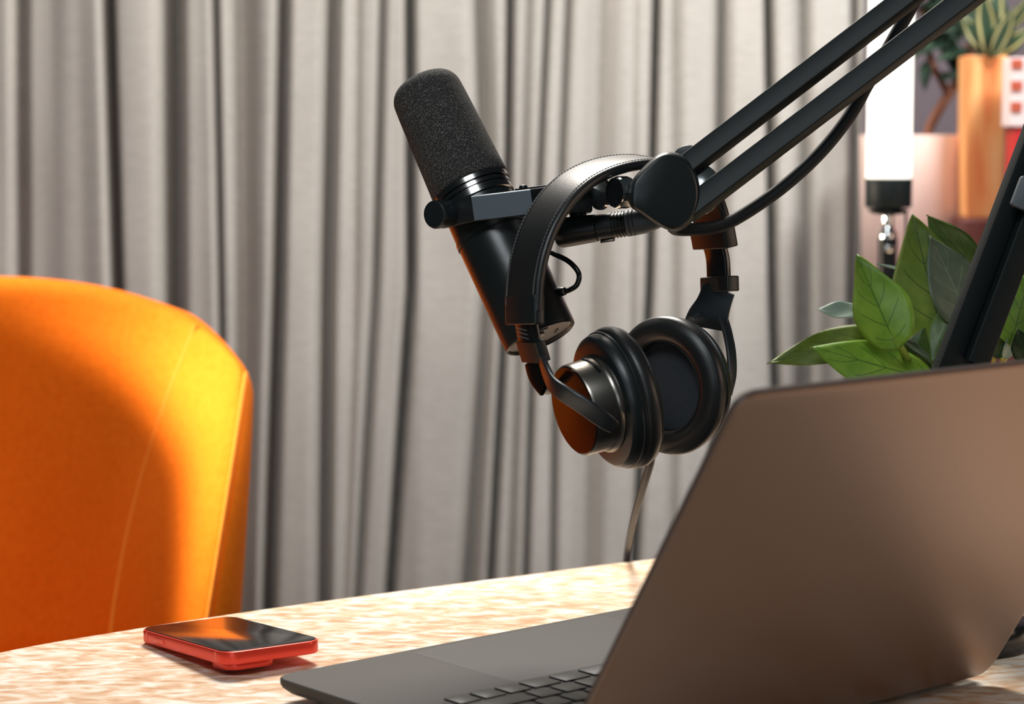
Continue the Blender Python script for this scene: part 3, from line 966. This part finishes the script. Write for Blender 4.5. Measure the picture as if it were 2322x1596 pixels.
# cord from the left cup down over the far edge of the desk
bm = BM(); tube(bm, [at(1478, 1020, 1.372), at(1474, 1052, 1.388), at(1458, 1105, 1.44), at(1440, 1165, 1.53), at(1427, 1225, 1.66), at(1420, 1272, 1.78), at(1417, 1330, 1.82), at(1420, 1480, 1.83)], .0026, 12, 8)
obj('cord', bm, M['rubber'], t_hp)

# ------------------------------------------------------------------ tube light and its stand
TD = 2.20
tl = at(2014, 470, TD); sT = TD / FPX
t_tl = thing('tube_light', V((tl.x, tl.y, tl.z)), 'glowing white tube light standing upright beside the curtain', 'lamp')
def tz(y): return at(2014, y, TD).z
bm = BM(); cyl(bm, V((tl.x, tl.y, tz(405))), V((tl.x, tl.y, tz(-330))), 50.8 * sT, seg=48); obj('diffuser', bm, M['tubelight'], t_tl)
bm = BM(); cyl(bm, V((tl.x, tl.y, tz(470))), V((tl.x, tl.y, tz(404))), 52.5 * sT, 53 * sT, seg=48, bev=.0012); obj('end_cap', bm, M['matte'], t_tl)
bm = BM(); cyl(bm, V((tl.x, tl.y, tz(-380))), V((tl.x, tl.y, tz(-329))), 51.5 * sT, seg=48, bev=.0012)
obj('end_cap', bm, M['matte'], t_tl)
bm = BM(); lathe(bm, [(18 * sT, 0), (36 * sT, .0015), (46 * sT, .0045), (44 * sT, .0060), (30 * sT, .0065), (30 * sT, .0085)], V((tl.x, tl.y, tz(487))), Z, X, seg=40); obj('mounting_plate', bm, M['matte'], t_tl)
bm = BM(); tube(bm, [V((tl.x + 38 * sT, tl.y - .004, tz(474))), V((tl.x + 39 * sT, tl.y - .006, tz(520))), V((tl.x + 38 * sT, tl.y - .004, tz(600))), V((tl.x + 34 * sT, tl.y, tz(900))), V((tl.x + 36 * sT, tl.y, .012))], .0016, 10, 6); obj('power_cord', bm, M['rubber'], t_tl)
t_st = thing('light_stand', V((tl.x, tl.y, 0)), 'black light stand with a silver spigot under the tube light', 'stand')
bm = BM(); lathe(bm, [(20 * sT, 0), (20 * sT, .005), (17 * sT, .008), (13.5 * sT, .011), (13.5 * sT, .0235)], V((tl.x, tl.y, tz(541))), Z, X, seg=32); obj('spigot', bm, M['chrome'], t_st, label='chrome spigot')
bm = BM(); cyl(bm, V((tl.x, tl.y, .35)), V((tl.x, tl.y, tz(540))), 22 * sT, seg=32); o_po = obj('pole', bm, M['gloss'], t_st)
bm = BM(); q = V((tl.x, tl.y - 22 * sT, tz(563))); cyl(bm, q + Y * .001, q - Y * .003, 9 * sT, bev=.0006); obj('screw', bm, M['chrome'], o_po)
for k in range(3):
    a = 2 * math.pi * k / 3 + .5
    bm = BM(); cyl(bm, V((tl.x, tl.y, .40)), V((tl.x + .26 * math.cos(a), tl.y + .26 * math.sin(a), .010)), .009)
    obj('leg', bm, M['matte'], t_st)


# ------------------------------------------------------------------ leaves
def leaf_mesh(base, tip, width, normal, curl=.12, fold=.25, heart=.35, lobe=.08, wmax=.36, nu=11, nv=18):
    base, tip = V(base), V(tip)
    ax = tip - base; L = ax.length; ax.normalize()
    nrm = V(normal); nrm = (nrm - ax * nrm.dot(ax)).normalized()
    sd = ax.cross(nrm)
    bm = BM(); uvl = bm.loops.layers.uv.new('UVMap')
    g = []
    for j in range(nv + 1):
        v = j / nv
        # outline: full near wmax, drawn-out point
        if v < wmax: wv = (1 - ((wmax - v) / wmax) ** 2.2) ** .5 if v > 0 else .0
        else:
            s = (v - wmax) / (1 - wmax); wv = (1 - s ** 1.55) * (1 - .18 * math.sin(math.pi * s) * s)
        row = []
        for i in range(nu + 1):
            u = i / nu * 2 - 1
            xx = u * wv * width / 2
            back = lobe * L * heart * (abs(u) ** 1.2) * max(0, 1 - v / .3)
            hgt = fold * abs(xx) + curl * L * (v ** 2) * -1 + .02 * L * math.sin(v * 9 + u * 2) * abs(u)
            row.append((bm.verts.new(base + ax * (v * L - back) + sd * xx + nrm * hgt), ((u + 1) / 2, v)))
        g.append(row)
    for a, b_ in zip(g, g[1:]):
        for i in range(nu):
            q = (a[i], a[i + 1], b_[i + 1], b_[i])
            try: f_ = bm.faces.new([x[0] for x in q])
            except ValueError: continue
            for l, x in zip(f_.loops, q): l[uvl].uv = x[1]
    bmesh.ops.remove_doubles(bm, verts=bm.verts[:], dist=1e-6)
    return bm


def leaf(root, base, tip, wpx, nrm, m, **kw):
    d = base[2]
    bm = leaf_mesh(at(*base), at(*tip), wpx * d / FPX, cd(*nrm), **kw)
    o = obj('leaf', bm, m, root, angle=180, normals=False)
    s = o.modifiers.new('thick', 'SOLIDIFY'); s.thickness = .0006; s.offset = 0
    return o


# potted plant on the desk behind the laptop
pp = at(2150, 1150, 1.560)
t_pl = thing('potted_plant', V((pp.x, pp.y, TABLE)), 'green leafy plant standing behind the laptop lid', 'plant')
PX0, PY0 = pp.x, pp.y
bm = BM(); lathe(bm, [(.038, 0), (.041, .003), (.050, .10), (.053, .105), (.053, .118), (.050, .118), (.048, .108)], V((PX0, PY0, TABLE)), Z, X, seg=48); obj('pot', bm, M['matte'], t_pl)
bm = BM(); lathe(bm, [(.0478, .107), (.02, .110), (.004, .111)], V((PX0, PY0, TABLE)), Z, X, seg=32, cap0=False); obj('soil', bm, M['soil'], t_pl)
root_top = V((PX0, PY0, TABLE + .108))
LV = [
    # base, tip, width px, normal, material, options
    ((2022, 762, 1.470), (1940, 577, 1.478), 138, (-.35, -.20, .9), 'leaf', dict(curl=.05, fold=-.22, heart=.9, lobe=.20, wmax=.32)),
    ((1990, 762, 1.512), (1742, 818, 1.500), 92, (.05, .45, .88), 'leafolive', dict(curl=.05, fold=.08, heart=.2, wmax=.36)),
    ((2105, 862, 1.488), (1842, 782, 1.480), 138, (-.15, .45, .87), 'leaf', dict(curl=.04, fold=-.20, heart=.6, wmax=.40)),
    ((2140, 770, 1.520), (2068, 486, 1.520), 196, (-.25, -.10, .95), 'leafmid', dict(curl=.03, fold=-.18, heart=.6, lobe=.2, wmax=.36)),
    ((2236, 640, 1.545), (2104, 486, 1.540), 120, (-.1, .55, .8), 'leafdeep', dict(curl=.02, fold=-.3, wmax=.42)),
    ((2200, 735, 1.500), (2116, 533, 1.500), 150, (.35, .15, .92), 'leafgrey', dict(curl=.06, fold=.12, wmax=.40)),
    ((2163, 690, 1.497), (2110, 822, 1.490), 62, (-.2, .1, .97), 'leafdeep', dict(curl=.03, fold=-.2, wmax=.45)),
    ((1965, 708, 1.530), (1853, 699, 1.535), 46, (.1, .5, .86), 'leafpale', dict(curl=.05, fold=.1, wmax=.55)),
    ((2118, 822, 1.500), (2040, 758, 1.492), 44, (.2, .8, .5), 'leafgrey', dict(curl=.08, fold=.1, wmax=.45)),
    ((2120, 700, 1.532), (2140, 545, 1.535), 90, (.3, .0, .95), 'leafdark', dict(curl=.05, fold=-.2, wmax=.4)),
    ((2300, 752, 1.480), (2338, 610, 1.480), 110, (-.3, .2, .93), 'leaf', dict(curl=.05, fold=-.22, heart=.9, lobe=.25, wmax=.32)),
    ((2330, 830, 1.465), (2308, 745, 1.465), 60, (.1, .2, .97), 'leafdark', dict(curl=.03, fold=.15, wmax=.5)),
    ((2258, 810, 1.500), (2286, 752, 1.495), 40, (.2, .2, .95), 'leafdark', dict(curl=.03, fold=.2, wmax=.45)),
    ((2278, 812, 1.485), (2296, 760, 1.482), 34, (.5, .2, .8), 'leafpale', dict(curl=.1, fold=.3, wmax=.45)),
    ((2092, 630, 1.540), (1992, 588, 1.535), 10, (0, 1, .3), 'leafpale', dict(curl=.1, fold=.2, wmax=.5)),
    ((2100, 880, 1.510), (2140, 752, 1.512), 100, (-.1, .1, .97), 'leafdeep', dict(curl=.03, fold=-.2, wmax=.45)),
    ((2060, 850, 1.506), (2098, 742, 1.512), 70, (.1, .1, .97), 'leafdeep', dict(curl=.03, fold=-.2, wmax=.45)),
    ((2240, 700, 1.530), (2330, 560, 1.545), 110, (-.2, .3, .9), 'leafdeep', dict(curl=.05, fold=-.2, wmax=.4)),
]
for bs, tp, w, nr, m_, kw in LV:
    leaf(t_pl, bs, tp, w, nr, M[m_], **kw)
    b0 = at(*bs) - cd(*nr) * .0022
    mid = at(min(max(bs[0] + (60 if bs[0] < 2150 else -20), 2050), 2260), max(bs[1] + 110, 880), 1.515)
    bm = BM(); tube(bm, [b0, b0.lerp(mid, .5) + Z * .004, mid, root_top + V(((mid.x - root_top.x) * .4, 0, -.004))], .0028 if w == 138 else .0018 if w > 60 else .0012, 10, 6)
    obj('stem', bm, M['ystem'] if bs[0] > 2240 else M['stem'], t_pl)

# ------------------------------------------------------------------ sideboard corner behind the lamp
ZS = at(2075, 612, 2.62).z
bm = BM()
xs0 = at(1962, 600, 2.62).x
t_sb = thing('sideboard', V((xs0 + .45, 2.60, 0)), 'dark red brown sideboard behind the lamp', 'sideboard')
bm = BM(); box(bm, V((xs0 + .45, 2.53, ZS - .012)), X, Y, Z, .90, .32, .024); obj('top', bm, M['sideboard'], t_sb, bevel=.003)
bm = BM(); box(bm, V((xs0 + .45, 2.53, ZS / 2 - .012)), X, Y, Z, .86, .28, ZS - .024); obj('cabinet_body', bm, M['sideboard'], t_sb, bevel=.003)

# pink pot with a little tree
pk = at(2076, 500, 2.62); sK = 2.62 / FPX
t_tree = thing('potted_tree', V((pk.x, pk.y, ZS)), 'small branching tree in a dusty pink pot behind the lamp', 'plant')
zr = at(2076, 306, 2.62).z
bm = BM(); rp = 128 * sK
lathe(bm, [(rp * .90, 0), (rp * .94, .004), (rp, zr - ZS - .003), (rp * .985, zr - ZS), (rp * .93, zr - ZS), (rp * .92, zr - ZS - .02)], V((pk.x, pk.y, ZS)), Z, X, seg=56); obj('pot', bm, M['pink'], t_tree)
bm = BM(); lathe(bm, [(rp * .925, zr - ZS - .016), (rp * .4, zr - ZS - .012), (.004, zr - ZS - .011)], V((pk.x, pk.y, ZS)), Z, X, seg=32, cap0=False); obj('soil', bm, M['soil'], t_tree)
bm = BM(); tube(bm, [V((pk.x + .012, pk.y, zr - .014)), at(2108, 290, 2.62), at(2138, 235, 2.62), at(2160, 200, 2.63), at(2186, 155, 2.64), at(2205, 90, 2.65), at(2215, 0, 2.65)], .0060, 10, 6); obj('trunk', bm, M['bark'], t_tree)
bm = BM(); tube(bm, [at(2150, 215, 2.62), at(2135, 185, 2.61), at(2116, 150, 2.60), at(2100, 90, 2.60), at(2095, 20, 2.60)], .0042, 10, 6); obj('branch', bm, M['bark'], t_tree)
random.seed(3)
for k in range(44):
    x0 = random.uniform(2070, 2215); y0 = random.uniform(-60, 118)
    an = random.uniform(0, 6.28)
    ln = random.uniform(45, 75)
    leaf(t_tree, (x0, y0, 2.60 + random.uniform(-.03, .03)), (x0 + ln * math.cos(an), y0 + ln * math.sin(an) + 15, 2.60 + random.uniform(-.04, .03)), random.uniform(30, 48), (random.uniform(-.5, .5), .6, .7), M['darkleaf'], curl=.15, fold=.2, nu=5, nv=8)
leaf(t_tree, (2100, 140, 2.60), (2096, 205, 2.59), 30, (-.3, .1, .9), M['darkleaf'], nu=5, nv=8)
leaf(t_tree, (2128, 175, 2.60), (2170, 172, 2.58), 26, (.1, .3, .9), M['darkleaf'], nu=5, nv=8)

# wooden planter with a striped plant
wd = 2.49; sW = wd / FPX
wa, wb_ = at(2193, 126, wd), at(2292, 126, wd)
zt, zb0 = wa.z, at(2200, 496, wd).z
t_wp = thing('wooden_planter', V(((wa.x + wb_.x) / 2, wa.y + .035, zb0)), 'tall orange wood planter with a cream striped plant', 'planter')
bm = BM()
rings = []
for t, z in ((.86, zb0), (.93, zb0 + (zt - zb0) * .3), (1.0, zt)):
    w = 50 * sW * t; c = V(((wa.x + wb_.x) / 2, wa.y + .030, z))
    rings.append([c + V((-w, -.026, 0)), c + V((w * .92, -.026, 0)), c + V((w * 1.18, .03, 0)), c + V((-w * .9, .03, 0))])
loft(bm, rings); obj('box', bm, M['warmwood'], t_wp, smooth=False, bevel=.002)
bm = BM(); lathe(bm, [(.010, -.003), (.018, 0), (.012, .003)], V(((wa.x + wb_.x) / 2, wa.y + .030, zt)), Z, X, seg=20); obj('soil', bm, M['soil'], t_wp)
for b0, tp, w in (((2244, 128, wd), (2228, -30, wd - .02), 62), ((2250, 128, wd - .005), (2300, 18, wd - .03), 48), ((2246, 128, wd + .02), (2265, -60, wd + .01), 60), ((2252, 126, wd + .03), (2345, 60, wd + .0), 46), ((2242, 126, wd + .03), (2180, 30, wd + .02), 52), ((2295, 60, wd), (2340, -10, wd - .02), 36)):
    leaf(t_wp, b0, tp, w, (-.1, .2, .95), M['striped'], curl=.06, fold=.15, wmax=.5, nu=9, nv=12)
# dark red case under the planter
c0 = at(2245, 498, wd)
bm = BM(); box(bm, V((c0.x + .01, c0.y + .03, (ZS + zb0) / 2)), X, Y, Z, .082, .075, zb0 - ZS)
o = obj('storage_box', bm, M['sideboard'], bevel=.003, smooth=False); tag(o, 'small dark red box under the orange wood planter', 'box')

# red and white container at the picture's right edge
rd = 2.41
ra = at(2298, 130, rd)
zt2 = ra.z; zc = at(2298, 288, rd).z
t_rc = thing('red_container', V((ra.x + .05, ra.y + .03, ZS)), 'red container with a white notched upper panel at the right edge', 'container')
bm = BM(); box(bm, V((ra.x + .052, ra.y + .03, (ZS + zc) / 2)), X, Y, Z, .095, .04, zc - ZS); obj('body', bm, M['redpaint'], t_rc, bevel=.003, smooth=False)
bm = BM(); box(bm, V((ra.x + .050, ra.y + .03, (zt2 + zc) / 2)), X, Y, Z, .100, .048, zt2 - zc); o_up = obj('upper_panel', bm, M['whitepaint'], t_rc, bevel=.002, smooth=False)
for yy in (144, 194, 242):
    bm = BM(); q = at(2306, yy, rd); box(bm, V((ra.x + .0055, ra.y + .0055, q.z)), X, Y, Z, .012, .004, 22 * rd / FPX); obj('notch', bm, M['redtab'], o_up, smooth=False)
zq = at(2310, 628, rd).z
bm = BM(); box(bm, V((ra.x + .052, ra.y + .03, max(zq, ZS + .012))), X, Y, Z, .099, .044, .018); obj('white_band', bm, M['whitepaint'], t_rc, bevel=.001, smooth=False)
